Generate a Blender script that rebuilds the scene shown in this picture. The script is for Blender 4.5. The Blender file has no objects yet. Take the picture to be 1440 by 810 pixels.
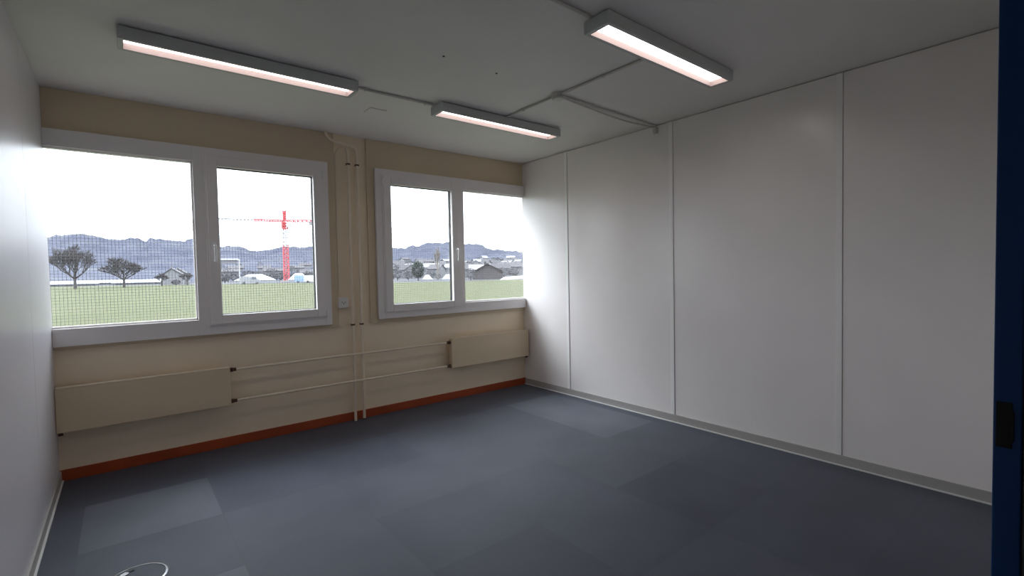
import bpy, bmesh, math, random
from mathutils import Vector, Matrix, noise
R = math.radians
C = bpy.context.scene.collection
random.seed(7)
W, H = 4.075, 2.6            # room width and height

SKY_LOW, SKY_TOP = 4.1, 8.2      # sky radiance at the horizon and overhead
SUN_GLOW = 34.0

# ------------------------------------------------------------------ materials
def nm(name):
    m = bpy.data.materials.new(name); m.use_nodes = True
    nt = m.node_tree
    return m, nt, nt.nodes['Principled BSDF']

def mat(name, col, rough=.5, metal=0., var=.06, scale=6., bump=0., bscale=200., spec=.5, stretch=(1, 1, 1)):
    """surface with a soft colour variation and an optional fine bump"""
    m, nt, b = nm(name)
    tc = nt.nodes.new('ShaderNodeTexCoord'); mp = nt.nodes.new('ShaderNodeMapping')
    mp.inputs['Scale'].default_value = stretch
    nt.links.new(tc.outputs['Object'], mp.inputs['Vector'])
    n = nt.nodes.new('ShaderNodeTexNoise'); n.inputs['Scale'].default_value = scale; n.inputs['Detail'].default_value = 4
    nt.links.new(mp.outputs['Vector'], n.inputs['Vector'])
    r = nt.nodes.new('ShaderNodeValToRGB')
    r.color_ramp.elements[0].position = .3; r.color_ramp.elements[1].position = .7
    r.color_ramp.elements[0].color = [c * (1 - var) for c in col] + [1]
    r.color_ramp.elements[1].color = [min(1, c * (1 + var)) for c in col] + [1]
    nt.links.new(n.outputs['Fac'], r.inputs['Fac']); nt.links.new(r.outputs['Color'], b.inputs['Base Color'])
    b.inputs['Roughness'].default_value = rough; b.inputs['Metallic'].default_value = metal
    b.inputs['Specular IOR Level'].default_value = spec
    if bump:
        n2 = nt.nodes.new('ShaderNodeTexNoise'); n2.inputs['Scale'].default_value = bscale; n2.inputs['Detail'].default_value = 3
        nt.links.new(mp.outputs['Vector'], n2.inputs['Vector'])
        bp = nt.nodes.new('ShaderNodeBump'); bp.inputs['Strength'].default_value = bump; bp.inputs['Distance'].default_value = .004
        nt.links.new(n2.outputs['Fac'], bp.inputs['Height']); nt.links.new(bp.outputs['Normal'], b.inputs['Normal'])
    return m

M = {}
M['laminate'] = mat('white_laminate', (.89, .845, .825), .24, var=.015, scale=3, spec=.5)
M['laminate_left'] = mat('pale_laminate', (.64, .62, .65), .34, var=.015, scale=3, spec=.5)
M['joint'] = mat('joint_strip_white', (.90, .88, .86), .35, var=.01)
M['dark_gap'] = mat('dark_gap', (.10, .09, .08), .8, var=.05)
M['ceiling'] = mat('ceiling_paint', (.77, .75, .73), .55, var=.03, scale=1.5, bump=.05, bscale=90)
M['beige_wall'] = mat('beige_wall_paint', (.89, .755, .57), .6, var=.03, scale=2.5, bump=.08, bscale=120)
M['header'] = mat('yellowed_header_paint', (.67, .55, .385), .6, var=.03, scale=2.5, bump=.05, bscale=120)
M['radiator'] = mat('cream_radiator_enamel', (.74, .60, .42), .45, var=.02, scale=2)
M['pipe'] = mat('cream_pipe_enamel', (.84, .73, .58), .32, var=.04, scale=12)
M['rust'] = mat('rusty_brown_fitting', (.09, .035, .018), .55, var=.4, scale=60)
M['pvc'] = mat('white_pvc', (.85, .81, .80), .28, var=.01, scale=4)
M['handle'] = mat('white_handle', (.88, .88, .88), .25, var=.01)
M['gasket'] = mat('black_gasket', (.02, .02, .02), .6, var=.1)
M['orange'] = mat('orange_skirting', (.36, .062, .014), .5, var=.18, scale=3, stretch=(1, 1, 1))
M['skirt'] = mat('grey_skirting', (.42, .40, .38), .4, var=.04)
M['skirt_lip'] = mat('pale_skirting_lip', (.75, .74, .72), .35, var=.03)
M['housing'] = mat('lamp_housing_grey', (.55, .57, .56), .4, var=.01)
M['reflector'] = mat('lamp_reflector', (.31, .245, .235), .6, var=.0)
M['conduit'] = mat('ceiling_conduit', (.60, .58, .54), .4, var=.05, scale=20)
M['socket'] = mat('white_socket', (.80, .77, .74), .35, var=.01)
M['hole'] = mat('dark_socket_hole', (.015, .012, .01), .7, var=.0)
M['blue'] = mat('blue_frame_lacquer', (.004, .06, .22), .42, var=.06, scale=3)
M['black'] = mat('black_strike', (.006, .006, .006), .6, var=.1)
M['seal'] = mat('grey_seal', (.30, .29, .28), .6, var=.08)
M['chrome'] = mat('brushed_steel', (.48, .49, .51), .25, metal=1, var=.05, scale=40)
M['concrete'] = mat('outer_render', (.6, .58, .54), .8, var=.06)
M['wire'] = mat('galvanised_wire', (.125, .13, .145), .5, var=.03)
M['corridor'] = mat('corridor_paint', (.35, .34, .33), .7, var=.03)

def carpet(name, col):
    m, nt, b = nm(name)
    tc = nt.nodes.new('ShaderNodeTexCoord')
    n1 = nt.nodes.new('ShaderNodeTexNoise'); n1.inputs['Scale'].default_value = 2.2; n1.inputs['Detail'].default_value = 3
    n2 = nt.nodes.new('ShaderNodeTexNoise'); n2.inputs['Scale'].default_value = 320; n2.inputs['Detail'].default_value = 2
    for n in (n1, n2): nt.links.new(tc.outputs['Object'], n.inputs['Vector'])
    r = nt.nodes.new('ShaderNodeValToRGB')
    r.color_ramp.elements[0].position = .3; r.color_ramp.elements[1].position = .72
    r.color_ramp.elements[0].color = [c * .80 for c in col] + [1]
    r.color_ramp.elements[1].color = [col[0] * 1.28, col[1] * 1.20, col[2] * 1.12, 1]
    nt.links.new(n1.outputs['Fac'], r.inputs['Fac'])
    mx = nt.nodes.new('ShaderNodeMix'); mx.data_type = 'RGBA'; mx.blend_type = 'MULTIPLY'; mx.inputs[0].default_value = .35
    nt.links.new(r.outputs['Color'], mx.inputs[6]); nt.links.new(n2.outputs['Color'], mx.inputs[7])
    nt.links.new(mx.outputs[2], b.inputs['Base Color'])
    b.inputs['Roughness'].default_value = .5; b.inputs['Specular IOR Level'].default_value = .33
    b.inputs['Sheen Weight'].default_value = .15
    bp = nt.nodes.new('ShaderNodeBump'); bp.inputs['Strength'].default_value = .5; bp.inputs['Distance'].default_value = .003
    nt.links.new(n2.outputs['Fac'], bp.inputs['Height']); nt.links.new(bp.outputs['Normal'], b.inputs['Normal'])
    return m
CARP = [carpet('carpet_tile_dark', (.038, .048, .082)), carpet('carpet_tile_mid', (.049, .061, .098)),
        carpet('carpet_tile_grey', (.061, .074, .110)), carpet('carpet_tile_pale', (.105, .122, .162))]

def glass_mat():
    m = bpy.data.materials.new('window_glass'); m.use_nodes = True; nt = m.node_tree; nt.nodes.clear()
    o = nt.nodes.new('ShaderNodeOutputMaterial'); t = nt.nodes.new('ShaderNodeBsdfTransparent'); g = nt.nodes.new('ShaderNodeBsdfGlossy')
    t.inputs['Color'].default_value = (.97, .98, .98, 1); g.inputs['Roughness'].default_value = 0.0
    f = nt.nodes.new('ShaderNodeFresnel'); f.inputs['IOR'].default_value = 1.5
    ge = nt.nodes.new('ShaderNodeNewGeometry'); mr_ = nt.nodes.new('ShaderNodeMapRange'); nt.links.new(ge.outputs['Backfacing'], mr_.inputs['Value'])
    mr_.inputs['To Min'].default_value = 1.5; mr_.inputs['To Max'].default_value = 1 / 1.5; nt.links.new(mr_.outputs[0], f.inputs['IOR'])   # thin pane: same reflectance on both faces
    mx = nt.nodes.new('ShaderNodeMixShader')
    nt.links.new(f.outputs[0], mx.inputs[0]); nt.links.new(t.outputs[0], mx.inputs[1]); nt.links.new(g.outputs[0], mx.inputs[2])
    nt.links.new(mx.outputs[0], o.inputs[0])
    return m
M['glass'] = glass_mat()

def emit(name, col, s):
    m, nt, b = nm(name)
    b.inputs['Base Color'].default_value = (.9, .88, .86, 1)
    n = nt.nodes.new('ShaderNodeTexNoise'); n.inputs['Scale'].default_value = 30
    r = nt.nodes.new('ShaderNodeValToRGB'); r.color_ramp.elements[0].color = [c * .98 for c in col] + [1]; r.color_ramp.elements[1].color = list(col) + [1]
    nt.links.new(n.outputs['Fac'], r.inputs['Fac']); nt.links.new(r.outputs['Color'], b.inputs['Emission Color'])
    b.inputs['Emission Strength'].default_value = s
    return m
M['diffuser'] = emit('lit_diffuser', (1, .93, .89), 4.2)

def ramp_mat(name, stops, scale, rough=.9, detail=6, stretch=(1, 1, 1)):
    m, nt, b = nm(name)
    tc = nt.nodes.new('ShaderNodeTexCoord'); mp = nt.nodes.new('ShaderNodeMapping'); mp.inputs['Scale'].default_value = stretch
    n = nt.nodes.new('ShaderNodeTexNoise'); n.inputs['Scale'].default_value = scale; n.inputs['Detail'].default_value = detail
    nt.links.new(tc.outputs['Object'], mp.inputs['Vector']); nt.links.new(mp.outputs['Vector'], n.inputs['Vector'])
    r = nt.nodes.new('ShaderNodeValToRGB')
    while len(r.color_ramp.elements) < len(stops): r.color_ramp.elements.new(.5)
    for e, (p, c) in zip(r.color_ramp.elements, stops): e.position = p; e.color = list(c) + [1]
    nt.links.new(n.outputs['Fac'], r.inputs['Fac']); nt.links.new(r.outputs['Color'], b.inputs['Base Color'])
    b.inputs['Roughness'].default_value = rough; b.inputs['Specular IOR Level'].default_value = .1
    return m
M['grass'] = ramp_mat('field_grass', [(.3, (.043, .048, .018)), (.5, (.048, .053, .021)), (.7, (.054, .057, .025))], .35, stretch=(.3, 1, 1))
M['forest'] = ramp_mat('hazed_winter_forest', [(.3, (.024, .027, .042)), (.5, (.033, .036, .056)), (.62, (.040, .043, .058)), (.75, (.050, .052, .057))], .02, detail=9, stretch=(1, 1, 2.5))  # blue-grey distance haze is painted into the bare forest colour
M['settle'] = ramp_mat('village_ground', [(.3, (.034, .035, .042)), (.6, (.060, .060, .064))], .03)
M['bark'] = mat('bare_bark', (0.050, 0.043, 0.043), .9, var=.2, scale=3)
M['poplar'] = mat('pale_poplar_twigs', (0.165, 0.145, 0.125), .9, var=.15, scale=3)
M['evergreen'] = ramp_mat('evergreen_needles', [(.3, (0.015, 0.022, 0.018)), (.7, (0.035, 0.045, 0.035))], 1.5)
M['crane_red'] = mat('crane_red', (0.465, 0.068, 0.074), .5, var=.05)
M['white_steel'] = mat('white_steel', (0.465, 0.465, 0.477), .5, var=.05)
M['counterweight'] = mat('grey_counterweight', (.22, .2, .2), .8, var=.1)
M['membrane'] = mat('white_tent_membrane', (.20, .205, .22), .6, var=.02)
M['house_wall'] = mat('pale_house_wall', (.15, .15, .158), .8, var=.05)
M['house_roof'] = mat('grey_house_roof', (.040, .037, .042), .8, var=.1)
M['chalet_roof'] = mat('brown_chalet_roof', (.020, .016, .016), .8, var=.1)
M['chalet_wall'] = mat('dark_timber_wall', (.05, .042, .042), .8, var=.1)
M['pane_dark'] = mat('dark_house_pane', (.08, .09, .11), .2, var=.05)
M['van_blue'] = mat('pale_blue_van', (0.174, 0.260, 0.360), .4, var=.02)
M['tyre'] = mat('tyre', (.03, .03, .03), .8, var=.05)
M['hedge'] = ramp_mat('bare_hedge', [(.3, (0.035, 0.035, 0.040)), (.7, (0.070, 0.068, 0.070))], 1.2)
M['sand'] = mat('pale_gravel', (.19, .18, .17), .9, var=.08, scale=.5)

# ------------------------------------------------------------------ mesh helpers
def box(bm, x0, x1, y0, y1, z0, z1, bev=0., mi=0):
    x0, x1 = sorted((x0, x1)); y0, y1 = sorted((y0, y1)); z0, z1 = sorted((z0, z1))
    r = bmesh.ops.create_cube(bm, size=1)
    vs = r['verts']
    for v in vs: v.co = Vector(((x0 + x1) / 2 + v.co.x * (x1 - x0), (y0 + y1) / 2 + v.co.y * (y1 - y0), (z0 + z1) / 2 + v.co.z * (z1 - z0)))
    fs = {f for v in vs for f in v.link_faces}
    for f in fs: f.material_index = mi
    if bev:
        es = list({e for v in vs for e in v.link_edges})
        bmesh.ops.bevel(bm, geom=es, offset=bev, segments=2, affect='EDGES', profile=.6)

def cyl(bm, p, q, r0, r1=None, seg=12, caps=True):
    p, q = Vector(p), Vector(q); r1 = r0 if r1 is None else r1
    d = q - p; L = d.length
    if L < 1e-6: return
    rot = d.to_track_quat('Z', 'Y').to_matrix().to_4x4()
    bmesh.ops.create_cone(bm, cap_ends=caps, segments=seg, radius1=r0, radius2=r1, depth=L, matrix=Matrix.Translation((p + q) / 2) @ rot)

def tube(bm, pts, r, seg=10):
    """a continuous swept tube through the points"""
    pts = [Vector(p) for p in pts]; rings = []
    for i, p in enumerate(pts):
        a = pts[max(i - 1, 0)]; b = pts[min(i + 1, len(pts) - 1)]
        t = (b - a).normalized()
        up = Vector((0, 0, 1)) if abs(t.z) < .9 else Vector((0, 1, 0))
        u = t.cross(up).normalized(); v = t.cross(u).normalized()
        if i and rings:
            u0 = (rings[-1][0].co - pts[i - 1]).normalized()
            u = (u0 - t * u0.dot(t)).normalized(); v = t.cross(u).normalized()
        rings.append([bm.verts.new(p + (u * math.cos(2 * math.pi * k / seg) + v * math.sin(2 * math.pi * k / seg)) * r) for k in range(seg)])
    for a, b in zip(rings, rings[1:]):
        for k in range(seg): bm.faces.new((a[k], a[(k + 1) % seg], b[(k + 1) % seg], b[k]))
    bm.faces.new(rings[0][::-1]); bm.faces.new(rings[-1])

def smooth_path(pts, n=6):
    """Catmull-Rom through the points"""
    P = [Vector(p) for p in pts]; P = [2 * P[0] - P[1]] + P + [2 * P[-1] - P[-2]]; out = []
    for i in range(1, len(P) - 2):
        for k in range(n):
            t = k / n; a, b, c, d = P[i - 1:i + 3]
            out.append(.5 * ((2 * b) + (c - a) * t + (2 * a - 5 * b + 4 * c - d) * t * t + (3 * b - a - 3 * c + d) * t ** 3))
    out.append(P[-2]); return out

def obj(name, bm, m, parent=None, smooth=False):
    bmesh.ops.recalc_face_normals(bm, faces=bm.faces[:])
    me = bpy.data.meshes.new(name); bm.to_mesh(me); bm.free()
    for x in (m if isinstance(m, (list, tuple)) else [m]): me.materials.append(x)
    if smooth:
        me.shade_smooth()
        try: me.set_sharp_from_angle(angle=R(40))
        except Exception: pass
    o = bpy.data.objects.new(name, me); C.objects.link(o)
    if parent: o.parent = parent
    return o
def BM(): return bmesh.new()
def boxes(name, bs, m, parent=None, bev=0.):
    bm = BM()
    for b in bs: box(bm, *b, bev=bev)
    return obj(name, bm, m, parent)
def tag(o, label=None, cat=None, group=None, kind=None):
    if label: o['label'] = label
    if cat: o['category'] = cat
    if group: o['group'] = group
    if kind: o['kind'] = kind
    return o
def empty(name, loc=(0, 0, 0), rz=0):
    o = bpy.data.objects.new(name, None); C.objects.link(o); o.location = loc; o.rotation_euler = (0, 0, rz)
    o.empty_display_size = .1
    return o
def S(o, label, cat): return tag(o, label, cat, kind='structure')
def copy_tree(o, parent=None):
    c = o.copy(); C.objects.link(c); c.parent = parent
    for ch in o.children: copy_tree(ch, c)
    return c

# ------------------------------------------------------------------ room shell
YF = -4.277                                # room face of the front wall
TOP = .18                                  # thickness of the back wall
# floor: carpet tiles, several tones
bm = BM()
xs = [0, -.117, -.755, -1.393, -2.031, -2.669, -3.307, -3.925, -W]
ys = [0, -.59, -1.235, -1.87, -2.49, -3.11, -3.73, YF - .12]
tone = [  # rows from the window to the door, columns from right wall to left wall
    [1, 1, 0, 1, 0, 1, 0, 0],
    [2, 3, 2, 2, 1, 1, 3, 1],
    [1, 3, 2, 2, 2, 2, 2, 1],
    [1, 2, 2, 1, 1, 2, 3, 1],
    [1, 1, 0, 1, 0, 2, 2, 1],
    [0, 1, 1, 2, 1, 1, 1, 0],
    [0, 1, 1, 1, 1, 1, 1, 1]]
for j in range(len(ys) - 1):
    for i in range(len(xs) - 1):
        g = .0006
        vs = [bm.verts.new(p) for p in ((xs[i + 1] + g, ys[j + 1] + g, 0), (xs[i] - g, ys[j + 1] + g, 0), (xs[i] - g, ys[j] - g, 0), (xs[i + 1] + g, ys[j] - g, 0))]
        f = bm.faces.new(vs); f.material_index = tone[j][i]
nf = len(bm.faces)
box(bm, -W - .1, .1, YF - .12, TOP, -.12, -.0012, mi=4)
S(obj('floor', bm, CARP + [M['dark_gap']]), 'blue-grey carpet tile floor', 'floor')
boxes('ceiling', [(-W - .4, .4, YF - .13, TOP, H, H + .12)], M['ceiling']); S(bpy.data.objects['ceiling'], 'white painted ceiling', 'ceiling')

# back wall with two openings
Z0, Z1 = .935, 2.30
back = boxes('wall_back', [(-W - .4, .4, 0, TOP, 0, Z0), (-W - .4, .4, 0, TOP, Z1, H), (-2.30, -1.79, 0, TOP, Z0, Z1),
                           (.3, .4, 0, TOP, Z0, Z1), (-W - .4, -W - .3, 0, TOP, Z0, Z1)], M['beige_wall'])
S(back, 'beige painted window wall', 'wall')
# raised boards above and around the windows
b1 = boxes('trim_1', [(-W, -2.195, -.018, -.0005, 2.325, H - .001), (-2.262, -2.195, -.018, -.0005, .878, 2.325), (-W, -2.262, -.018, -.0005, .878, .902)], M['header'], bev=.002)
S(b1, 'yellowed board around the left window', 'trim')
b2 = boxes('trim_2', [(-1.90, 0, -.018, -.0005, 2.325, H - .001), (-1.90, -1.832, -.018, -.0005, .878, 2.325), (-1.832, 0, -.018, -.0005, .878, .912)], M['header'], bev=.002)
S(b2, 'yellowed board around the right window', 'trim')

JY = [-.754, -2.0145, -3.268]
GAP = .0032
def wall_panels(bm, x0, x1, cuts, z0, z1):
    e = [0] + cuts + [YF]
    for a, b in zip(e, e[1:]): box(bm, x0, x1, b + (GAP if b != YF else 0), a, z0, z1, bev=.0008)
bm = BM(); wall_panels(bm, 0, .04, JY, 0, H - .006)
S(obj('wall_right', bm, M['laminate']), 'white laminate partition wall on the right', 'wall')
boxes('trim_3', [(.04, .1, YF, 0, 0, H), (.1, .4, -.1, 0, 0, H)], M['dark_gap']); S(bpy.data.objects['trim_3'], 'dark backing behind the right partition panels', 'trim')
for k, y in enumerate(JY):
    o = boxes('trim_%d' % (4 + k), [(-.006, .0005, y + GAP, y + GAP + .036, .07, H - .006)], M['joint'], bev=.001)
    S(o, 'white vertical joint strip on the right wall', 'trim')
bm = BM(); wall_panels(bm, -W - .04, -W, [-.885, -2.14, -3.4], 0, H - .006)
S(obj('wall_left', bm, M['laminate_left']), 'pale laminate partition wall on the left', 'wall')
boxes('trim_7', [(-W - .1, -W - .04, YF, 0, 0, H), (-W - .4, -W - .1, -.1, 0, 0, H)], M['dark_gap']); S(bpy.data.objects['trim_7'], 'dark backing behind the left partition panels', 'trim')
# front wall with the doorway, and the corridor beyond
DX0, DX1, DH = -3.98, -2.565, 2.12
fw = boxes('wall_front', [(DX1 + .03, .1, YF - .10, YF, 0, H), (-W - .1, DX0 - .03, YF - .10, YF, 0, H), (DX0 - .03, DX1 + .03, YF - .10, YF, DH + .03, H)], M['laminate'])
S(fw, 'white front wall with the doorway', 'wall')
co = boxes('wall_corridor', [(-5.6, -.6, -6.1, -6.0, 0, H), (-5.7, -5.6, -6.1, YF - .13, 0, H), (-.6, -.5, -6.1, YF - .13, 0, H),
                             (-5.7, -W - .1, YF - .13, YF - .03, 0, H), (-5.7, -.5, -6.1, YF - .13, H, H + .1)], M['corridor'])
S(co, 'corridor walls behind the doorway', 'wall')
cf = boxes('floor_corridor', [(-5.7, -.5, -6.1, YF - .12, -.12, 0)], CARP[0]); S(cf, 'dark corridor floor', 'floor')

# door frame: blue steel jambs, head, strike plate, seal
door = S(empty('door_1', (DX1, YF, 0)), 'blue door frame at the right edge', 'door')
def rel(o, root):
    o.parent = root
    for v in o.data.vertices: v.co -= root.location
    return o
def jamb(xa, xb, side):
    bm = BM()
    box(bm, xa, xb, YF - .020, YF + .014, 0, DH, bev=.002)          # room-side fold
    box(bm, xa + (.012 if side > 0 else 0), xb - (0 if side > 0 else .012), YF - .115, YF - .0205, 0, DH, bev=.001)
    return bm
rel(obj('jamb', jamb(DX1 - .015, DX1 + .045, 1), M['blue']), door)
rel(obj('jamb', jamb(DX0 - .045, DX0 + .015, -1), M['blue']), door)
rel(boxes('door_head', [(DX0 - .045, DX1 + .045, YF - .115, YF + .014, DH + .0005, DH + .06)], M['blue'], bev=.002), door)
bm = BM(); box(bm, DX1 - .0165, DX1 - .0145, YF - .0085, YF + .0105, 1.036, 1.112, bev=.0006)
box(bm, DX1 - .0168, DX1 - .0150, YF - .0105, YF - .0080, 1.048, 1.098, bev=.0005)
rel(obj('strike_plate', bm, M['black']), door)['label'] = 'black strike plate'
rel(boxes('seal', [(DX1 - .008, DX1 - .003, YF - .052, YF - .0208, .0, DH)], M['seal'], bev=.001), door)

# skirtings
bb = boxes('baseboard_back', [(-W, 0, -.012, -.0005, 0, .075)], M['orange'], bev=.002); S(bb, 'orange-brown skirting under the windows', 'baseboard')
def skirt(name, x, s):
    r = S(empty(name, (x, 0, 0)), 'grey plastic skirting with a pale lower lip', 'baseboard')
    rel(boxes('skirting_face', [(x, x - s * .010, YF + .014, -.0125, .008, .070)], M['skirt'], bev=.0015), r)
    rel(boxes('lip', [(x, x - s * .019, YF + .014, -.0125, 0, .0085)], M['skirt_lip'], bev=.002), r)
skirt('baseboard_right', 0, 1); skirt('baseboard_left', -W, -1)

# ------------------------------------------------------------------ windows
def ring(bm, x0, x1, z0, z1, wl, wr, wb, wt, y0, y1, bev=.003):
    """a rectangular frame with mitre-free members"""
    if wl: box(bm, x0, x0 + wl, y0, y1, z0, z1, bev)
    if wr: box(bm, x1 - wr, x1, y0, y1, z0, z1, bev)
    e = .0006
    box(bm, x0 + (wl - e if wl else 0), x1 - (wr - e if wr else 0), y0, y1, z0, z0 + wb, bev)
    box(bm, x0 + (wl - e if wl else 0), x1 - (wr - e if wr else 0), y0, y1, z1 - wt, z1, bev)
def screen(bm, x0, x1, z0, z1, y):
    p, r = .0205, .0011
    def wire(a, b, ax):
        a, b = Vector(a), Vector(b)
        u = Vector((0, r, 0)); v = Vector((r, 0, 0)) if ax == 'z' else Vector((0, 0, r))
        A = [bm.verts.new(a + d) for d in (u, v, -u, -v)]; B = [bm.verts.new(b + d) for d in (u, v, -u, -v)]
        for k in range(4): bm.faces.new((A[k], A[(k + 1) % 4], B[(k + 1) % 4], B[k]))
    n = int((x1 - x0) / p)
    for i in range(n + 1): wire((x0 + (i + .3) * p, y, z0), (x0 + (i + .3) * p, y, z1), 'z')
    n = int((z1 - z0) / p)
    for i in range(n + 1): wire((x0, y + .0015, z0 + (i + .3) * p), (x1, y + .0015, z0 + (i + .3) * p), 'x')

def window(name, x0, x1, fixed, sash, hinge, label, z0=.902, z1=2.332):
    """fixed=(glass x0,x1) ; sash=(outer x0,x1)"""
    w = S(empty(name, ((x0 + x1) / 2, 0, z0)), label, 'window')
    FY0, FY1 = -.046, .07
    bm = BM()
    # outer frame: top and bottom rails, stile by the pipes, stile between the panes
    gz0, gz1 = 1.020, 2.218
    sz0, sz1 = .975, 2.272
    fx0, fx1 = fixed
    box(bm, fx0, fx1, FY0, FY1, gz1, z1, .003); box(bm, fx0, fx1, FY0, FY1, z0, gz0, .003)
    if hinge == 'R':
        box(bm, fx1 - .0005, sash[0], FY0, FY1, z0, z1, .003)
        box(bm, sash[1], x1, FY0, FY1, z0, z1, .003)
    else:
        box(bm, sash[1], fx0 + .0005, FY0, FY1, z0, z1, .003)
        box(bm, x0, sash[0], FY0, FY1, z0, z1, .003)
    box(bm, sash[0] - .0005, sash[1] + .0005, FY0, FY1, sz1, z1, .003); box(bm, sash[0] - .0005, sash[1] + .0005, FY0, FY1, z0, sz0, .003)
    ox = -.3 if hinge == 'R' else .3                      # the window runs on past the partition
    ax0, ax1 = (x0 + ox, x0) if hinge == 'R' else (x1, x1 + ox)
    box(bm, ax0, ax1, .0005, FY1, gz1, z1, .003); box(bm, ax0, ax1, .0005, FY1, z0, gz0, .003)
    rel(obj('outer_frame', bm, M['pvc']), w)
    # bead and gasket round the fixed pane
    bm = BM(); ring(bm, fx0, fx1, gz0, gz1, .0, .0, .014, .010, -.018, .008, .002)
    if hinge == 'R': box(bm, fx1 - .012, fx1, -.018, .008, gz0, gz1, .002)
    else: box(bm, fx0, fx0 + .012, -.018, .008, gz0, gz1, .002)
    rel(obj('glazing_bead', bm, M['pvc']), w)
    p = rel(boxes('glass', [(min(fx0, ax0), max(fx1, ax1), .012, .016, gz0, gz1)], M['glass']), w)
    # opening sash
    s0, s1 = sash; sw = .074; e = .004
    bm = BM(); ring(bm, s0 + e, s1 - e, sz0 + e, sz1 - e, sw, sw, sw - .004, sw, -.064, .012, .005)
    box(bm, s0 - .008, s1 + .008, -.056, -.0465, sz0 - .008, sz0 + .012, .002)      # overlap lip
    box(bm, s0 - .008, s1 + .008, -.056, -.0465, sz1 - .012, sz1 + .008, .002)
    box(bm, s0 - .008, s0 + .012, -.056, -.0465, sz0 + .011, sz1 - .011, .002)
    box(bm, s1 - .012, s1 + .008, -.056, -.0465, sz0 + .011, sz1 - .011, .002)
    sa = rel(obj('sash', bm, M['pvc']), w)
    off = w.location.copy()
    def sub(o):
        o.parent = sa
        for v in o.data.vertices: v.co -= off
        return o
    a0, a1, c0, c1 = s0 + e + sw, s1 - e - sw, sz0 + sw, sz1 - e - sw
    bm = BM(); ring(bm, a0 - .001, a1 + .001, c0 - .001, c1 + .001, .006, .006, .006, .006, -.022, .010, .001)
    sub(obj('gasket', bm, M['gasket']))['label'] = 'black glazing gasket'
    sub(boxes('glass', [(a0, a1, -.012, -.008, c0, c1)], M['glass']))
    # lever handle
    hx = (s0 + e + .036) if hinge == 'R' else (s1 - e - .036)
    bm = BM(); box(bm, hx - .014, hx + .014, -.072, -.0635, 1.545, 1.615, .004)
    cyl(bm, (hx, -.070, 1.583), (hx, -.108, 1.583), .0095, .0085, 14)
    d = 1 if hinge == 'R' else -1
    tube(bm, smooth_path([(hx, -.100, 1.590), (hx, -.112, 1.578), (hx, -.113, 1.54), (hx, -.110, 1.49), (hx, -.108, 1.462)], 4), .0088, 10)
    sub(obj('handle', bm, M['handle'], smooth=True))['label'] = 'white lever handle'
    # hinges
    hxx = s1 + .004 if hinge == 'R' else s0 - .004
    for zz in (sz0 + .03, sz1 - .06):
        bm = BM(); cyl(bm, (hxx, -.062, zz - .03), (hxx, -.062, zz + .03), .0075, seg=12)
        cyl(bm, (hxx, -.062, zz + .0302), (hxx, -.062, zz + .034), .0085, .005, seg=12)
        sub(obj('hinge', bm, M['handle'], smooth=True))
    # wire screens outside the panes
    bm = BM()
    lo, hi = (min(x0, ax0), max(x1, ax1))
    screen(bm, lo + .02, hi - .02, gz0 - .03, gz1 + .03, .115)
    ring(bm, lo + .001, hi - .001, gz0 - .05, gz1 + .05, .018 if hinge == 'L' else .002, .018 if hinge == 'R' else .002, .018, .018, .105, .125, 0)
    sc = rel(obj('wire_screen', bm, M['wire']), w); sc['label'] = 'fine wire screen outside the panes'
    return w
window('window_1', -W, -2.264, (-W, -3.262), (-3.184, -2.316), 'R', 'white two-pane window beside the left wall')
window('window_2', -1.829, 0, (-.852, 0), (-1.760, -.926), 'L', 'white two-pane window beside the right wall', z0=.915, z1=2.334)

# ------------------------------------------------------------------ radiators and pipes
def radiator(x0, x1, z0, z1, label, left_fit):
    r = tag(empty('radiator', ((x0 + x1) / 2, -.07, z0)), label, 'radiator', 'flat panel radiators under the windows')
    bm = BM(); box(bm, x0, x1, -.104, -.048, z0, z1, .005)
    rel(obj('panel', bm, M['radiator']), r)
    bm = BM(); box(bm, x0 + .004, x1 - .004, -.1065, -.060, z1 + .0003, z1 + .007, .002)
    for k in range(int((x1 - x0 - .1) / .03)): box(bm, x0 + .05 + k * .03, x0 + .068 + k * .03, -.098, -.066, z1 + .007, z1 + .0085)
    rel(obj('top_grille', bm, M['pipe']), r)
    for xb in (x0 + .16, x1 - .16):
        rel(boxes('bracket', [(xb - .015, xb + .015, -.0475, -.0005, z0 + .03, z1 - .03)], M['pipe'], bev=.001), r)
    s = 1 if left_fit else -1           # which end takes the pipes
    xe = x0 if left_fit else x1
    for zz in (.372, .617):
        bm = BM()
        cyl(bm, (xe - s * .0005, -.075, zz), (xe - s * .022, -.075, zz), .017, seg=6)
        cyl(bm, (xe - s * .0222, -.075, zz), (xe - s * .044, -.075, zz), .0135, seg=12)
        if zz > .5: cyl(bm, (xe - s * .016, -.092, zz + .001), (xe - s * .016, -.110, zz + .001), .010, .008, seg=10)
        rel(obj('valve', bm, M['rust']), r)['label'] = 'rust-brown pipe fitting'
    bm = BM(); xo = x1 if left_fit else x0
    box(bm, x0 + .0, x0 + .0, 0, 0, 0, 0) if False else None
    cyl(bm, (xo + s * -.03, -.078, z0 - .012), (xo + s * -.006, -.078, z0 - .012), .011, seg=8)
    rel(obj('drain_plug', bm, M['rust']), r)
    return r
radiator(-W + .002, -3.078, .345, .636, 'long cream panel radiator under the left window, touching the left wall', False)
radiator(-1.075, -.022, .350, .652, 'cream panel radiator under the right window, in the far right corner', True)

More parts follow.
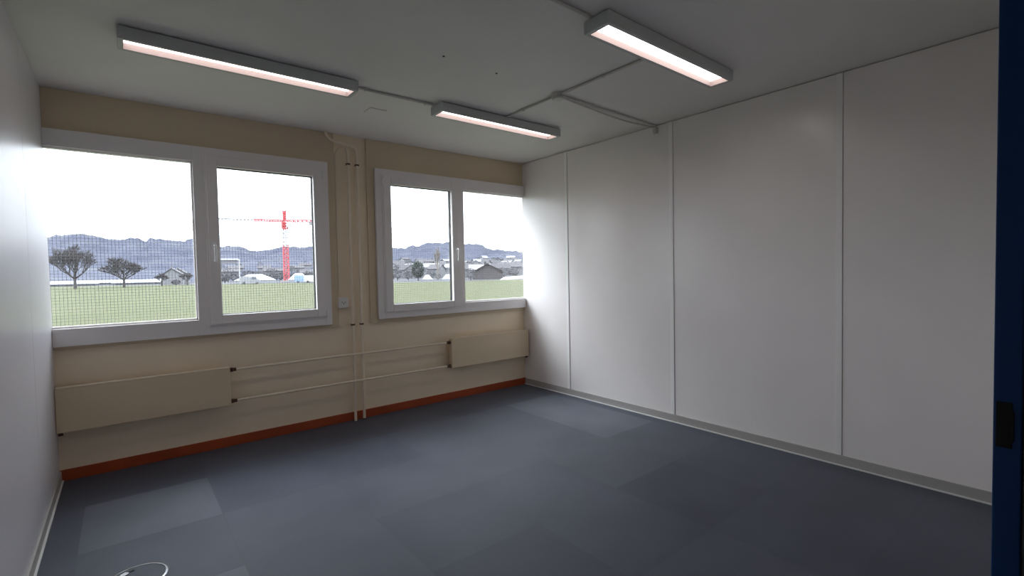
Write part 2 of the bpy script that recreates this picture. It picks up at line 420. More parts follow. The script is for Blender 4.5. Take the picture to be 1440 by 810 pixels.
def hpipe(z, label):
    bm = BM(); tube(bm, [(-3.036, -.075, z), (-2.4, -.075, z + .001), (-1.8, -.075, z), (-1.118, -.075, z)], .0105, 12)
    o = obj('radiator_pipe', bm, M['pipe'], smooth=True)
    return tag(o, label, 'pipe', 'horizontal heating pipes')
hpipe(.617, 'upper of the two thin cream horizontal pipes linking the radiators')
hpipe(.372, 'lower of the two thin cream horizontal pipes linking the radiators')

def clip(x, yw, z, parent):
    bm = BM(); box(bm, x - .019, x + .019, yw - .006, yw + .006, z - .004, z + .010, .002)
    cyl(bm, (x, yw + .004, z + .003), (x, -.0005, z + .003), .0045, seg=8)
    box(bm, x - .013, x + .013, yw - .0165, yw - .0125, z - .004, z + .010, .001)
    o = rel(obj('pipe_clip', bm, M['rust']), parent); o['label'] = 'dark pipe clip'
XA, XB = -2.083, -2.000
ra = tag(empty('riser_pipe', (XA, -.048, 0)), 'cream vertical heating pipe, left of the two, dropping from ceiling to floor', 'pipe', 'vertical heating pipes between the windows')
bm = BM(); tube(bm, smooth_path([(XA - .012, -.048, 2.475), (XA - .001, -.048, 2.44), (XA, -.048, 2.40), (XA, -.048, 2.3), (XA, -.048, 1.2), (XA, -.048, .001)], 4), .0125, 12)
rel(obj('pipe_run', bm, M['pipe'], smooth=True), ra); clip(XA, -.048, 2.333, ra); clip(XA, -.048, .883, ra)
rb = tag(empty('riser_pipe', (XB, -.046, 0)), 'cream vertical heating pipe, right of the two, with swan-neck bend up to the ceiling', 'pipe', 'vertical heating pipes between the windows')
bm = BM(); tube(bm, smooth_path([(-2.275, -.052, 2.597), (-2.268, -.052, 2.57), (-2.235, -.052, 2.535), (-2.17, -.052, 2.518), (-2.06, -.050, 2.50), (-2.018, -.048, 2.485),
                                 (-2.001, -.046, 2.44), (XB, -.046, 2.40), (XB, -.046, 2.3), (XB, -.046, 1.2), (XB, -.046, .001)], 5), .0125, 12)
rel(obj('pipe_run', bm, M['pipe'], smooth=True), rb); clip(XB, -.046, 2.333, rb); clip(XB, -.046, .883, rb)
bm = BM(); cyl(bm, (XB, -.046, .0005), (XB, -.046, .010), .019, .016, 14); rel(obj('floor_collar', bm, M['rust']), rb)

# socket and its conduit
sk = tag(empty('wall_socket', (-2.158, -.001, 1.09)), 'small white surface-mounted socket box beside the left window', 'socket')
bm = BM(); box(bm, -2.203, -2.113, -.043, -.0005, 1.042, 1.138, .006); rel(obj('cover', bm, M['socket']), sk)
bm = BM(); box(bm, -2.184, -2.132, -.0455, -.0425, 1.062, 1.116, .002); ins = rel(obj('socket_insert', bm, M['socket']), sk)
bm = BM()
for dx, dz in ((-.013, .006), (.013, .006), (0, -.008)): cyl(bm, (-2.158 + dx, -.0462, 1.088 + dz), (-2.158 + dx, -.0450, 1.088 + dz), .0045, seg=10)
h = obj('pin_holes', bm, M['hole']); h.parent = ins
for v in h.data.vertices: v.co -= sk.location
bm = BM(); tube(bm, smooth_path([(-2.150, -.012, 2.475), (-2.178, -.010, 2.43), (-2.186, -.008, 2.36), (-2.186, -.008, 1.9), (-2.186, -.008, 1.5), (-2.186, -.008, 1.1385)], 4), .006, 8)
tag(obj('wall_conduit', bm, M['pipe'], smooth=True), 'thin cream cable conduit running down to the socket beside the left window', 'conduit')

# ------------------------------------------------------------------ ceiling lamps
def make_lamp(label):
    """1.25 m linear lamp, origin at ceiling centre"""
    t = tag(empty('ceiling_lamp', (0, 0, 0)), label, 'lamp', 'linear ceiling lamps')
    L, wd, top, bot = .608, .080, -.007, -.071
    bm = BM(); e = .0003
    rimx, rimy = .023, .020
    box(bm, -L, L, -wd, -wd + rimy, bot, top, .003); box(bm, -L, L, wd - rimy, wd, bot, top, .003)
    box(bm, -L, -L + rimx, -wd + rimy - e, wd - rimy + e, bot, top, .003); box(bm, L - rimx, L, -wd + rimy - e, wd - rimy + e, bot, top, .003)
    box(bm, -L + rimx - e, L - rimx + e, -wd + rimy - e, wd - rimy + e, -.022, top)
    obj('housing', bm, M['housing'], t)
    bm = BM(); y = wd - rimy; x = L - rimx; a = .0015
    box(bm, -x, x, y - a, y, bot + .001, -.026); box(bm, -x, x, -y, -y + a, bot + .001, -.026)
    box(bm, -x, -x + a, -y + a, y - a, bot + .001, -.026); box(bm, x - a, x, -y + a, y - a, bot + .001, -.026)
    obj('reflector', bm, M['reflector'], t)
    bm = BM(); box(bm, -x + .002, x - .002, -y + .002, y - .002, -.038, -.028, .002)
    obj('diffuser', bm, M['diffuser'], t)['label'] = 'lit diffuser'
    for sx in (-1, 1):
        bm = BM(); box(bm, sx * .45, sx * .38, -.03, .03, top + .0001, -.0003); obj('mount', bm, M['housing'], t)
    return t
lamp = make_lamp('lit linear ceiling lamp nearest the left wall, above the left window')
for i, (x, y, rz, lab) in enumerate([(-3.072, -1.222, 0, None), (-1.232, -1.212, 0, 'lit linear ceiling lamp above the right window, smallest-looking of the lamps'),
                                     (-1.232, -2.770, 0, 'lit linear ceiling lamp nearest the right wall and the door, with pinkish trough'),
                                     (-3.072, -2.770, 0, 'lit linear ceiling lamp near the doorway, over the camera side of the room')]):
    o = lamp if i == 0 else copy_tree(lamp)
    o.location = (x, y, H); o.rotation_euler.z = rz
    if lab: o['label'] = lab

# conduits on the ceiling
def conduit(pts, r, label, clips=(), name='ceiling_conduit'):
    t = tag(empty(name, pts[0]), label, 'conduit', 'ceiling cable conduits')
    bm = BM(); tube(bm, pts, r, 10); rel(obj('conduit_run', bm, M['conduit'], smooth=True), t)
    for (x, y, ax) in clips:
        bm = BM(); d = r + .004
        if ax == 'x': box(bm, x - .006, x + .006, y - d, y + d, H - 2 * r - .003, H - .0003, .001)
        else: box(bm, x - d, x + d, y - .006, y + .006, H - 2 * r - .003, H - .0003, .001)
        rel(obj('saddle', bm, M['conduit']), t)
    return t
zc = H - .0095
conduit([(-2.446, -1.195, zc), (-1.858, -1.195, zc)], .009, 'straight grey conduit between the two lamps nearest the windows', [(-2.38, -1.195, 'x'), (-1.92, -1.195, 'x')])
conduit([(-1.235, -1.295, zc), (-1.235, -1.838, zc)], .008, 'straight conduit from the junction box towards the window-side lamp', [(-1.235, -1.5, 'y')])
conduit([(-1.235, -1.932, zc), (-1.235, -2.687, zc)], .008, 'straight conduit from the junction box towards the lamp near the door', [(-1.235, -2.3, 'y')])
conduit([(-1.189, -1.892, zc), (-.0, -1.850, zc)], .008, 'straight conduit from the junction box to the right wall', [(-.6, -1.871, 'x')])
conduit(smooth_path([(-1.189, -1.872, zc), (-.95, -1.840, zc), (-.6, -1.800, zc), (-.3, -1.785, zc), (-.1, -1.81, zc), (0, -1.82, zc)], 5), .006, 'thinner slack cable bowing beside the conduit to the right wall')
conduit([(-2.446, -2.748, zc), (-1.858, -2.748, zc)], .009, 'conduit entering the picture at the top, feeding the lamp near the door', [(-2.15, -2.748, 'x')])
jb = tag(empty('junction_box', (-1.235, -1.885, H)), 'small round grey junction box on the ceiling where conduits meet', 'junction box')
bm = BM(); cyl(bm, (0, 0, -.0005), (0, 0, -.034), .046, .044, 28); rel_o = obj('box_body', bm, M['conduit'], jb, smooth=True)
bm = BM(); cyl(bm, (0, 0, -.0343), (0, 0, -.040), .044, .038, 28); obj('lid', bm, M['conduit'], jb, smooth=True)
bm = BM(); box(bm, -.030, -.0005, -1.868, -1.832, H - .075, H - .0225, .003)
tag(obj('cable_entry_box', bm, M['conduit']), 'small grey cable entry block high on the right wall under the conduit', 'box')
bm = BM(); box(bm, -2.20, -2.07, -.86, -.73, H - .007, H - .0003, .003)
tag(obj('ceiling_plate', bm, M['ceiling']), 'flat white cover plate on the ceiling near the vertical pipes', 'cover plate')
for i, (x, y, lab) in enumerate([(-2.201, -1.927, 'small dark screw head in the ceiling, the one farther from the junction box'), (-1.807, -1.914, 'small dark screw head in the ceiling, the one nearer the junction box')]):
    bm = BM(); cyl(bm, (0, 0, -.0003), (0, 0, -.004), .008, .005, 12)
    o = tag(obj('ceiling_screw', bm, M['rust']), lab, 'screw', 'screw heads in the ceiling'); o.location = (x, y, H)

# floor outlet
fo = tag(empty('floor_socket', (-3.703, -1.660, 0)), 'round floor outlet with a thin metal ring set in the carpet', 'floor outlet')
bm = BM(); n = 56
prof = [(.1175, .0004), (.1165, .0030), (.1125, .0042), (.1080, .0040), (.1072, .0004)]
rings = [[bm.verts.new((r * math.cos(2 * math.pi * k / n), r * math.sin(2 * math.pi * k / n), z)) for k in range(n)] for r, z in prof]
for a, b in zip(rings, rings[1:]):
    for k in range(n): bm.faces.new((a[k], a[(k + 1) % n], b[(k + 1) % n], b[k]))
obj('ring', bm, M['chrome'], fo, smooth=True)['label'] = 'thin steel ring'
bm = BM(); cyl(bm, (0, 0, .0004), (0, 0, .0025), .1068, .1060, 56); obj('carpet_lid', bm, CARP[1], fo)
bm = BM(); box(bm, -.026, .026, -.012, .012, .0028, .0065, .0015); o = obj('lid_handle', bm, M['chrome'], fo); o.location = (-.052, .058, 0); o.rotation_euler.z = R(35)
bm = BM(); box(bm, -.010, .010, -.007, .007, .0028, .0060, .001); o = obj('cable_flap', bm, M['gasket'], fo); o.location = (-.018, .079, 0); o.rotation_euler.z = R(20)

# ------------------------------------------------------------------ camera
f_px, yaw, pit, rol = 680.27, .6776, .0346, -.0198
cpos = Vector((-3.7033, -4.385, 1.343))
fwd = Vector((math.sin(yaw) * math.cos(pit), math.cos(yaw) * math.cos(pit), -math.sin(pit)))
rgt = Vector((math.cos(yaw), -math.sin(yaw), 0)); up = rgt.cross(fwd)
r2 = math.cos(rol) * rgt + math.sin(rol) * up; u2 = -math.sin(rol) * rgt + math.cos(rol) * up
cd = bpy.data.cameras.new('camera'); cam = bpy.data.objects.new('camera', cd); C.objects.link(cam)
mw = Matrix((( r2.x, u2.x, -fwd.x, cpos.x), (r2.y, u2.y, -fwd.y, cpos.y), (r2.z, u2.z, -fwd.z, cpos.z), (0, 0, 0, 1)))
cam.matrix_world = mw; cd.sensor_width = 36; cd.lens = f_px / 1440 * 36; cd.clip_start = .02; cd.clip_end = 6000
bpy.context.scene.camera = cam

# ------------------------------------------------------------------ the place outside
GZ = -.75                                       # level of the field
def ray(px, py): return (px - 720) * r2 - (py - 405) * u2 + f_px * fwd
def bearing(px, dist, py=388):                  # a spot on the ground seen in direction px, dist metres away
    d = ray(px, py); d.z = 0; d.normalize(); p = cpos + d * dist
    return Vector((p.x, p.y, GZ))
def high(px, py, dist):                         # height above sea level of direction (px,py) at that distance
    d = ray(px, py); h = math.hypot(d.x, d.y); return cpos.z + d.z / h * dist
def yawof(px):
    d = ray(px, 388); return math.atan2(d.y, d.x)
def ground_dist(px, py):
    d = ray(px, py); h = math.hypot(d.x, d.y); return (GZ - cpos.z) / (d.z / h)

# field: edge follows the far side of the meadow
edge = [(-400, 170), (-100, 190), (70, 210), (200, 190), (300, 165), (400, 150), (540, 118), (640, 112), (720, 120), (900, 140), (1300, 160)]
bm = BM()
near = [bm.verts.new((x, TOP + .05, GZ)) for x in (-240, -60, -20, -8, -4, -1, 0, 4, 10, 60, 200)]
far = [bm.verts.new(bearing(px, d)) for px, d in edge]
for k in range(len(far) - 1): bm.faces.new((near[k], near[k + 1], far[k + 1], far[k]))
S(obj('grass_field', bm, M['grass']), 'flat green meadow outside the windows', 'field')
bm = BM()
v0 = [bm.verts.new(bearing(px, d * .995) + Vector((0, 0, -.05))) for px, d in edge]; v1 = [bm.verts.new(bearing(px, 700) + Vector((0, 0, -.05))) for px, d in edge]
for k in range(len(v0) - 1): bm.faces.new((v0[k], v0[k + 1], v1[k + 1], v1[k]))
S(obj('village_ground', bm, M['settle']), 'grey ground of the settlement beyond the meadow', 'ground')

# wooded hills: two ridges
def ridge(name, prof, dist, depth, label, amp, base_rise=.0):
    bm = BM(); cols = []
    x = prof[0][0]; xsr = []
    while x <= prof[-1][0]: xsr.append(x); x += 1.6
    for px in xsr:
        for (a, ya), (b, yb) in zip(prof, prof[1:]):
            if a <= px <= b: py = ya + (yb - ya) * (px - a) / (b - a); break
        top = high(px, py, dist)
        col = []
        nr = 12
        for i in range(nr + 1):
            t = i / nr; dd = dist - depth * (1 - t)
            z = GZ + (top - GZ) * (t ** 1.15)
            q = bearing(px, dd); n = noise.noise(Vector((q.x, q.y, 0)) * .02) * amp * (.3 + t) + noise.noise(Vector((q.x, q.y, 9)) * .11) * amp * .5 * t
            col.append(bm.verts.new((q.x, q.y, z + (n if i else 0))))
        q = bearing(px, dist + depth * .5); col.append(bm.verts.new((q.x, q.y, GZ + (top - GZ) * .5)))
        q = bearing(px, dist + depth); col.append(bm.verts.new((q.x, q.y, GZ)))
        cols.append(col)
    for a, b in zip(cols, cols[1:]):
        for k in range(len(a) - 1): bm.faces.new((a[k], b[k], b[k + 1], a[k + 1]))
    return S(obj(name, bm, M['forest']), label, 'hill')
prof1 = [(-400, 340), (-150, 338), (40, 334), (75, 332), (92, 333), (105, 331), (122, 330), (140, 331), (152, 334), (170, 336), (178, 338), (187, 335), (196, 335), (200, 337), (208, 338), (213, 334), (225, 335), (238, 338),
         (262, 340), (266, 337), (275, 336), (300, 346), (326, 344), (338, 345), (350, 350), (363, 354), (380, 352), (398, 347), (410, 346), (425, 348), (445, 347), (500, 345), (552, 347), (564, 346), (570, 347), (580, 343),
         (590, 345), (602, 343), (615, 341), (632, 341), (652, 343), (668, 344), (680, 344), (686, 348), (700, 349), (712, 352), (735, 354), (800, 352), (1000, 350), (1300, 350)]
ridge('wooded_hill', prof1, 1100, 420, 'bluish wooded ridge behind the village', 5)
prof2 = [(-400, 378), (60, 376), (200, 379), (280, 376), (310, 371), (360, 366), (400, 370), (445, 366), (540, 371), (600, 368), (660, 371), (740, 374), (1000, 374), (1300, 376)]
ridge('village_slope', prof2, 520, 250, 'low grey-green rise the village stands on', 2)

# bare trees
def bare_tree(name, px, dist, h, spread, label, group, trunk=.28, seed=1, m='bark', up=.25, depth=6, tr=.28):
    rnd = random.Random(seed)
    t = tag(empty(name, bearing(px, dist)), label, 'tree', group)
    tb = BM(); tp = Vector((0, 0, h * tr)); cyl(tb, (0, 0, -.1), tp, trunk, trunk * .75, 8)
    bb_ = BM()
    def grow(p, d, L, r, n):
        q = p + d * L; cyl(bb_, p, q, r, r * .65, 4, False)
        if n == 0: return
        for k in range(3 if n > 1 else 4):
            a = rnd.uniform(0, 2 * math.pi); s = rnd.uniform(.35, .8) * spread
            side = Vector((math.cos(a), math.sin(a), 0)); nd = (d + side * s + Vector((0, 0, up))).normalized()
            grow(p + d * L * rnd.uniform(.6, 1), nd, L * rnd.uniform(.68, .88), max(r * .62, .036), n - 1)
    for k in range(5):
        a = k * 2 * math.pi / 5 + rnd.uniform(-.3, .3)
        grow(tp, Vector((math.cos(a) * spread, math.sin(a) * spread, .9)).normalized(), h * .2, trunk * .55, depth - 1)
    grow(tp, Vector((0, 0, 1)), h * .22, trunk * .7, depth - 1)
    obj('trunk', tb, M[m], t); obj('branches', bb_, M[m], t)
    return t
bare_tree('bare_tree', 105, 150, 11.5, 1.0, 'large bare tree on the meadow edge, the left one seen through the left pane', 'large bare trees on the meadow edge', seed=3, trunk=.34, tr=.2, up=.32)
bare_tree('bare_tree', 174, 150, 9.2, 1.25, 'large spreading bare tree on the meadow edge, the right one seen through the left pane', 'large bare trees on the meadow edge', seed=5, trunk=.30, up=.12, tr=.2)
bare_tree('orchard_tree', 227, 165, 4.0, 1.2, 'small low bare tree left of the small houses', 'small bare trees by the houses', seed=8, trunk=.2, depth=5)
bare_tree('orchard_tree', 263, 165, 4.2, 1.1, 'small low bare tree right of the small houses, next to the frame', 'small bare trees by the houses', seed=9, trunk=.2, depth=5)
bare_tree('poplar_tree', 616, 190, 14.5, .22, 'tall slender tan poplar seen through the middle pane', None, seed=11, trunk=.35, m='poplar', up=.7, depth=5, tr=.12)

def leafy(name, px, dist, h, wdt, label, group, m, seed, n=900, cat='tree'):
    rnd = random.Random(seed); t = tag(empty(name, bearing(px, dist)), label, cat, group)
    b_ = BM(); cyl(b_, (0, 0, -.1), (0, 0, h * .3), wdt * .05, wdt * .04, 8); obj('trunk', b_, M['bark'], t)
    b_ = BM()
    for k in range(n):
        u = rnd.uniform(-1, 1); a = rnd.uniform(0, 2 * math.pi); rr = rnd.uniform(.55, 1) ** .6
        q = Vector((math.sqrt(1 - u * u) * math.cos(a) * wdt / 2 * rr, math.sqrt(1 - u * u) * math.sin(a) * wdt / 2 * rr, h * .56 + u * h * .44 * rr))
        s = wdt * .05 * rnd.uniform(.7, 1.5); d1 = Vector((rnd.gauss(0, 1), rnd.gauss(0, 1), rnd.gauss(0, 1))).normalized() * s; d2 = d1.orthogonal().normalized() * s
        b_.faces.new([b_.verts.new(q + d) for d in (d1, d2, -d1, -d2)])
    obj('foliage', b_, m, t); return t
leafy('evergreen_tree', 588, 135, 5.4, 3.5, 'dark round evergreen tree seen through the middle pane', None, M['evergreen'], 4)

# hedgerow shrubs by the village
k = 0
for px, d, h, w_ in [(559, 150, 3.5, 3), (574, 152, 3.1, 3), (606, 165, 2.9, 3.4), (616, 139, 1.9, 1.6), (662, 124, 3.2, 2.8), (675, 121, 1.5, 1.2), (709, 165, 3.6, 4.5), (722, 190, 3.4, 5),
                     (384, 200, 3.2, 4), (395, 222, 3.8, 4.6), (316, 215, 3.4, 5), (331, 236, 3.8, 5), (417, 215, 3.4, 5), (433, 232, 4, 6), (247, 172, 1.6, 2.4), (366, 240, 4.4, 5.6), (350, 262, 5, 6)]:
    leafy('bare_shrub', px, d, h, w_, 'dark bare shrub at the far edge of the meadow', 'shrubs at the edge of the meadow', M['hedge'], 20 + k, 260, 'shrub'); k += 1

# houses
def house(px, dist, w_, dp, hw, hr, rot, label, group, mw_='house_wall', mr='house_roof', zb=0., name='house', win=True):
    t = tag(empty(name, bearing(px, dist) + Vector((0, 0, zb)), yawof(px) - math.pi / 2 + rot), label, 'house', group)
    b_ = BM(); x, y = w_ / 2, dp / 2
    vs = [b_.verts.new(p) for p in [(-x, -y, -1), (x, -y, -1), (x, y, -1), (-x, y, -1), (-x, -y, hw), (x, -y, hw), (x, y, hw), (-x, y, hw), (-x, 0, hw + hr), (x, 0, hw + hr)]]
    for f in [(0, 1, 5, 4), (2, 3, 7, 6), (1, 2, 6, 9, 5), (3, 0, 4, 8, 7), (0, 3, 2, 1)]: b_.faces.new([vs[i] for i in f])
    obj('wall', b_, M[mw_], t)
    b_ = BM(); o = w_ * .07; th = .25; s = hr / y
    for sg in (-1, 1):
        P = [(-x - o, sg * (y + o), hw - s * o), (x + o, sg * (y + o), hw - s * o), (x + o, 0, hw + hr), (-x - o, 0, hw + hr)]
        lo = [b_.verts.new(Vector(p) + Vector((0, 0, .02))) for p in P]; hi = [b_.verts.new(Vector(p) + Vector((0, 0, th))) for p in P]
        b_.faces.new(lo); b_.faces.new(hi)
        for i in range(4): b_.faces.new((lo[i], lo[(i + 1) % 4], hi[(i + 1) % 4], hi[i]))
    obj('roof', b_, M[mr], t)
    if win:
        for i in range(3):
            xx = -x + w_ * (i + .5) / 3; b_ = BM(); box(b_, xx - w_ * .055, xx + w_ * .055, -y - .08, -y - .01, hw * .45, hw * .8); obj('window', b_, M['pane_dark'], t)
        b_ = BM(); box(b_, w_ * .2, w_ * .2 + .6, .4, 1.0, hw + hr * .6, hw + hr + .9); obj('chimney', b_, M[mw_], t)
    return t
rn = random.Random(5)
taken = [(bearing(686, 140), 6.5), (bearing(709, 165), 3), (bearing(722, 190), 3.5), (bearing(606, 165), 2.5), (bearing(616, 190), 2.5), (bearing(728, 118), 5), (bearing(319, 430), 9),
         (bearing(366, 240), 4), (bearing(350, 262), 4), (bearing(331, 236), 4), (bearing(433, 232), 4)]
def free(px, d, rad):
    q = bearing(px, d)
    if any((q - a).length < rad + b for a, b in taken): return False
    taken.append((q, rad)); return True
for px in list(range(555, 636, 8)) + list(range(654, 740, 7)):
    for row in range(3):
        for _ in range(30):
            d = rn.uniform(190, 270) + row * 75; pj = px + rn.uniform(-4, 4)
            if free(pj, d, 5.2): break
        else: continue
        house(pj, d, rn.uniform(4.5, 8), rn.uniform(5, 7), rn.uniform(2.2, 3.6), rn.uniform(1.2, 2.2), rn.choice((0, 1.57, .5, -.4)),
              'small pale village house with grey roof below the wooded hill', 'village houses below the hill', zb=max(0, (d - 270) / 250 * 16) + rn.uniform(0, 1.5), mr=rn.choice(('house_roof', 'house_roof', 'house_wall')), win=(row == 0))
for px in (318, 332, 372, 386, 416, 430, 438):
    for _ in range(30):
        d = rn.uniform(290, 420)
        if free(px, d, 7): break
    else: continue
    house(px, d, rn.uniform(7, 12), 6, rn.uniform(2, 3.4), 1.4, rn.choice((0, .3, 1.57)), 'pale building behind the construction site', 'buildings behind the construction site',
          zb=max(0, (d - 270) / 250 * 14), win=False)
for i, (px, lab) in enumerate([(244, 'small pale house among the low trees in the left pane, farther left'), (253, 'small pale house among the low trees in the left pane, nearer the frame')]):
    house(px, 190 + 9 * i, 4.5, 5, 3.2, 1.8, 1.4, lab, 'small houses in the left pane')
k = 0
for px in list(range(553, 640, 6)) + list(range(654, 738, 6)) + list(range(312, 442, 11)):          # trees scattered among the houses
    for _ in range(40):
        d = rn.uniform(200, 420); pj = px + rn.uniform(-3, 3)
        if free(pj, d, 3.2): break
    else: continue
    t = leafy('village_tree', pj, d, rn.uniform(4, 6.5), rn.uniform(4, 6), 'small grey bare tree among the far houses', 'trees among the far houses', M['hedge'], 90 + k, 150)
    t.location.z += max(0, (d - 270) / 250 * 14); k += 1
house(319, 430, 14, 9, 2.0, .8, .1, 'long white building high on the slope left of the crane', None, mr='membrane', zb=13, win=False, name='hall')
house(686, 140, 8.2, 8.4, 2.0, 2.2, 1.57, 'dark timber chalet with wide low gable roof in the rightmost pane', None, mw_='chalet_wall', mr='chalet_roof', name='chalet')

# low white halls and tents on the meadow edge
for i, (px, dg, lab) in enumerate([(92, 226, 'low white greenhouse roof behind the meadow, leftmost in the left pane'), (141, 262, 'low white greenhouse roof behind the meadow, between the two bare trees'),
                               (199, 226, 'low white greenhouse roof behind the meadow, right of the bare trees')]):
    house(px, dg, 15, 10, .7, .8, 0, lab, 'low white roofs behind the meadow', mw_='membrane', mr='membrane', name='greenhouse', win=False)
def tent(px, dist, w_, dp, hw, hr, label, group):
    t = tag(empty('tent', bearing(px, dist), yawof(px) - math.pi / 2), label, 'tent', group)
    x, y = w_ / 2, dp / 2
    b_ = BM(); box(b_, -x, x, -y, y, -.4, hw); obj('tent_wall', b_, M['membrane'], t)
    b_ = BM(); c = [b_.verts.new(p) for p in [(-x - .1, -y - .1, hw), (x + .1, -y - .1, hw), (x + .1, y + .1, hw), (-x - .1, y + .1, hw)]]
    r_ = [b_.verts.new(p) for p in [(-x * .35, 0, hw + hr), (x * .35, 0, hw + hr)]]
    for f in [(c[0], c[1], r_[1], r_[0]), (c[1], c[2], r_[1]), (c[2], c[3], r_[0], r_[1]), (c[3], c[0], r_[0]), (c[3], c[2], c[1], c[0])]: b_.faces.new(f)
    obj('tent_roof', b_, M['membrane'], t); return t
tent(359, 158, 10.5, 8, 1.0, 1.7, 'wide low white tent roof left of the crane', 'white tents at the far edge of the meadow')
tent(420, 158, 5.6, 6, .9, 1.9, 'white pointed tent just right of the crane', 'white tents at the far edge of the meadow')
tent(601, 125, 2.5, 3, .5, 1.1, 'small white tent next to the round evergreen tree', 'white tents at the far edge of the meadow')
tent(630, 122, 2.9, 3, .5, 1.2, 'white tent right of the slender poplar', 'white tents at the far edge of the meadow')
def van(px, dist, label, m):
    t = tag(empty('van', bearing(px, dist), yawof(px) - math.pi / 2), label, 'van', 'vans beside the crane')
    b_ = BM(); pr = [(-2.4, .4), (2.3, .4), (2.4, 1.1), (1.7, 1.3), (1.3, 2.0), (-2.3, 2.1), (-2.4, 1.9)]
    a = [b_.verts.new((x, -.9, z)) for x, z in pr]; c = [b_.verts.new((x, .9, z)) for x, z in pr]
    b_.faces.new(a); b_.faces.new(c[::-1])
    for i in range(len(pr)): b_.faces.new((a[i], c[i], c[(i + 1) % len(pr)], a[(i + 1) % len(pr)]))
    obj('body', b_, m, t)
    b_ = BM(); box(b_, .3, 1.25, -.93, -.905, 1.3, 1.85); obj('side_window', b_, M['pane_dark'], t)
    for x in (-1.5, 1.5):
        for y in (-.8, .8): b_ = BM(); cyl(b_, (x, y - .1, .35), (x, y + .1, .35), .35, seg=14); obj('wheel', b_, M['tyre'], t)
van(427, 150, 'pale blue van at the meadow edge, nearer the crane', M['van_blue']); van(441, 142, 'white van at the meadow edge, next to the window frame', M['white_steel']); 
van(352, 148, 'white van in front of the wide low tent', M['membrane'])

# mast and site gravel
t = bearing(337, 148); bm = BM(); cyl(bm, t, t + Vector((0, 0, high(337, 367, 155) - GZ)), .10, .07, 10)
cyl(bm, t + Vector((0, 0, high(337, 367, 155) - GZ)), t + Vector((0, 0, high(337, 366, 155) - GZ)), .22, .1, 10)
tag(obj('light_mast', bm, M['white_steel']), 'thin white light mast left of the wide tent', 'mast')
bm = BM(); q = bearing(728, 118); rnd = random.Random(2)
bmesh.ops.create_icosphere(bm, subdivisions=3, radius=1, matrix=Matrix.Translation(q) @ Matrix.Rotation(yawof(728) - math.pi / 2, 4, 'Z') @ Matrix.Diagonal((4.5, 3, .95, 1)))
for v in bm.verts: v.co += Vector((0, 0, noise.noise(v.co * .7) * .3))
tag(obj('gravel_heap', bm, M['sand']), 'pale gravel heap at the meadow edge in the rightmost pane', 'heap')

# tower crane
CD = 175.
cb = bearing(403, CD); crane = tag(empty('tower_crane', cb, yawof(403) - math.pi / 2), 'red tower crane with long horizontal jib behind the meadow', 'crane')
zj = high(403, 310, CD) - GZ; za = high(403, 296, CD) - GZ
def lattice(bm, p, q, w_, n, r, tri=False):
    p, q = Vector(p), Vector(q); d = (q - p).normalized(); s = Vector((0, 1, 0)) if abs(d.y) < .9 else Vector((1, 0, 0))
    t_ = d.cross(s).normalized(); s = t_.cross(d).normalized(); h = w_ / 2
    cs = [(-h, -h), (h, -h), (h, h), (-h, h)]
    P = lambda i, c: p + (q - p) * (i / n) + s * c[0] + t_ * c[1]
    for c in cs: cyl(bm, P(0, c), P(n, c), r, seg=4)
    for i in range(n):
        for a in range(4):
            A, B = cs[a], cs[(a + 1) % 4]
            cyl(bm, P(i, A), P(i + 1, B), r * .7, seg=4); cyl(bm, P(i, A), P(i, B), r * .7, seg=4)
z_a, z_b = high(403, 345, CD) - GZ, high(403, 322, CD) - GZ
bm = BM(); lattice(bm, (0, 0, 0), (0, 0, z_a), 1.5, 9, .15); lattice(bm, (0, 0, z_b), (0, 0, zj), 1.5, 3, .26); obj('mast', bm, M['crane_red'], crane)
bm = BM(); lattice(bm, (0, 0, z_a + .02), (0, 0, z_b - .02), 1.5, 4, .24); obj('mast_section', bm, M['white_steel'], crane)['label'] = 'white mast section'
bm = BM(); box(bm, -1.9, 1.9, -1.9, 1.9, -.2, .5, .05); obj('base', bm, M['counterweight'], crane)
bm = BM(); lattice(bm, (0, 0, zj), (0, 0, za), .8, 4, .2); obj('tower_peak', bm, M['crane_red'], crane)
xl = -CD * 95 / 780.; xr = CD * 36 / 740.
bm = BM(); lattice(bm, (-.7, 0, zj - .2), (xl * .42, 0, zj - .1), .6, 10, .11); obj('jib', bm, M['crane_red'], crane)
bm = BM(); lattice(bm, (xl * .42, 0, zj - .1), (xl, 0, zj - .1), .4, 12, .08); obj('jib_tip', bm, M['counterweight'], crane)['label'] = 'grey outer jib'
bm = BM(); lattice(bm, (.7, 0, zj - .2), (xr, 0, zj), .6, 6, .13); obj('counter_jib', bm, M['crane_red'], crane)
bm = BM(); box(bm, xr - 1.3, xr + .3, -.7, .7, zj - 1.3, zj - .3, .05); obj('counterweight', bm, M['counterweight'], crane)
bm = BM(); box(bm, .5, 1.9, -1.6, -.8, zj - 2.3, zj - .6, .1); obj('cab', bm, M['white_steel'], crane)

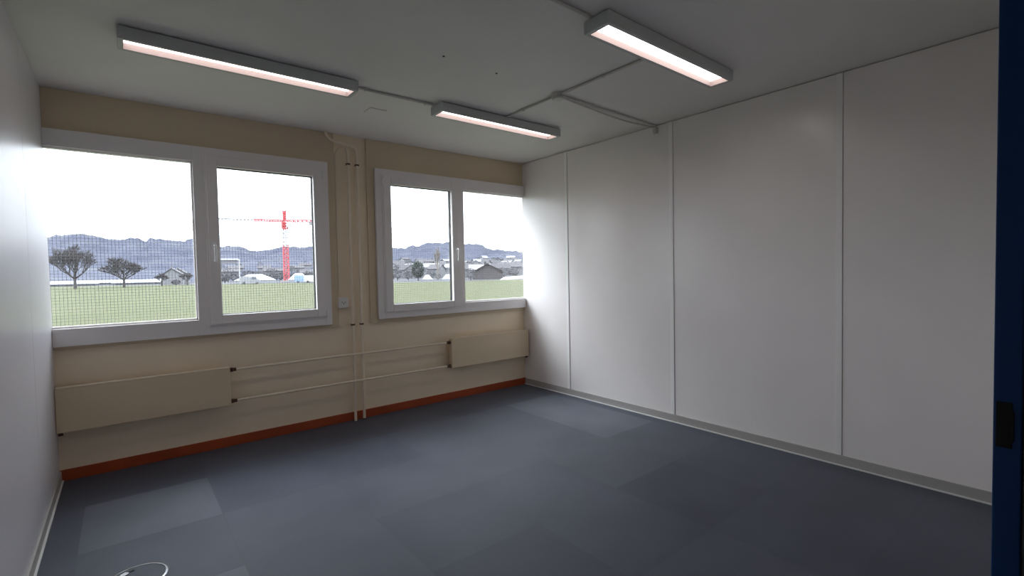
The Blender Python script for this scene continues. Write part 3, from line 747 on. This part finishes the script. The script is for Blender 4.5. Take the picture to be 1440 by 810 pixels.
# ------------------------------------------------------------------ light
w = bpy.data.worlds.new('overcast_sky'); bpy.context.scene.world = w; w.use_nodes = True; nt = w.node_tree
bg = nt.nodes['Background']; tc = nt.nodes.new('ShaderNodeTexCoord'); mp = nt.nodes.new('ShaderNodeMapping'); mp.inputs['Scale'].default_value = (1, 1, 3.2)
n = nt.nodes.new('ShaderNodeTexNoise'); n.inputs['Scale'].default_value = 2.4; n.inputs['Detail'].default_value = 5
r = nt.nodes.new('ShaderNodeValToRGB')
r.color_ramp.elements[0].position = .36; r.color_ramp.elements[0].color = (.60, .655, .72, 1)
r.color_ramp.elements[1].position = .52; r.color_ramp.elements[1].color = (.89, .95, 1.03, 1)
nt.links.new(tc.outputs['Generated'], mp.inputs['Vector']); nt.links.new(mp.outputs['Vector'], n.inputs['Vector']); nt.links.new(n.outputs['Fac'], r.inputs['Fac'])
sx = nt.nodes.new('ShaderNodeSeparateXYZ'); nt.links.new(tc.outputs['Generated'], sx.inputs[0])
mr = nt.nodes.new('ShaderNodeMapRange'); nt.links.new(sx.outputs['Z'], mr.inputs['Value'])      # overcast sky: zenith about three times the horizon
mr.inputs['From Min'].default_value = 0; mr.inputs['From Max'].default_value = .9; mr.inputs['To Min'].default_value = SKY_LOW; mr.inputs['To Max'].default_value = SKY_TOP
# the veiled sun: a broad bright area of cloud high to the left of the windows
SUN = Vector((-.40, .54, .76)).normalized()
dp = nt.nodes.new('ShaderNodeVectorMath'); dp.operation = 'DOT_PRODUCT'; nt.links.new(tc.outputs['Generated'], dp.inputs[0]); dp.inputs[1].default_value = SUN
cl = nt.nodes.new('ShaderNodeMath'); cl.operation = 'MAXIMUM'; nt.links.new(dp.outputs['Value'], cl.inputs[0]); cl.inputs[1].default_value = 0
pw = nt.nodes.new('ShaderNodeMath'); pw.operation = 'POWER'; nt.links.new(cl.outputs[0], pw.inputs[0]); pw.inputs[1].default_value = 30
ml = nt.nodes.new('ShaderNodeMath'); ml.operation = 'MULTIPLY_ADD'; nt.links.new(pw.outputs[0], ml.inputs[0]); ml.inputs[1].default_value = SUN_GLOW; nt.links.new(mr.outputs[0], ml.inputs[2])
nt.links.new(ml.outputs[0], bg.inputs['Strength']); nt.links.new(r.outputs['Color'], bg.inputs['Color'])

# sampling portals in the two window openings (they emit nothing themselves)
for nme, xa, xb in (('portal', -W, -2.264), ('portal', -1.829, 0)):
    l = bpy.data.lights.new(nme, 'AREA'); l.shape = 'RECTANGLE'; l.size = xb - xa; l.size_y = 1.4; l.cycles.is_portal = True
    o = bpy.data.objects.new(nme, l); C.objects.link(o); o.location = ((xa + xb) / 2, .17, 1.62); o.rotation_euler = (R(-90), 0, 0)

sc = bpy.context.scene
sc.cycles.use_denoising = True
sc.cycles.max_bounces = 12; sc.cycles.diffuse_bounces = 8; sc.cycles.glossy_bounces = 4; sc.cycles.transparent_max_bounces = 16
sc.cycles.sample_clamp_indirect = 8
sc.view_settings.view_transform = 'Standard'; sc.view_settings.look = 'None'; sc.view_settings.gamma = 1
sc.view_settings.use_curve_mapping = False; sc.view_settings.exposure = 0.30
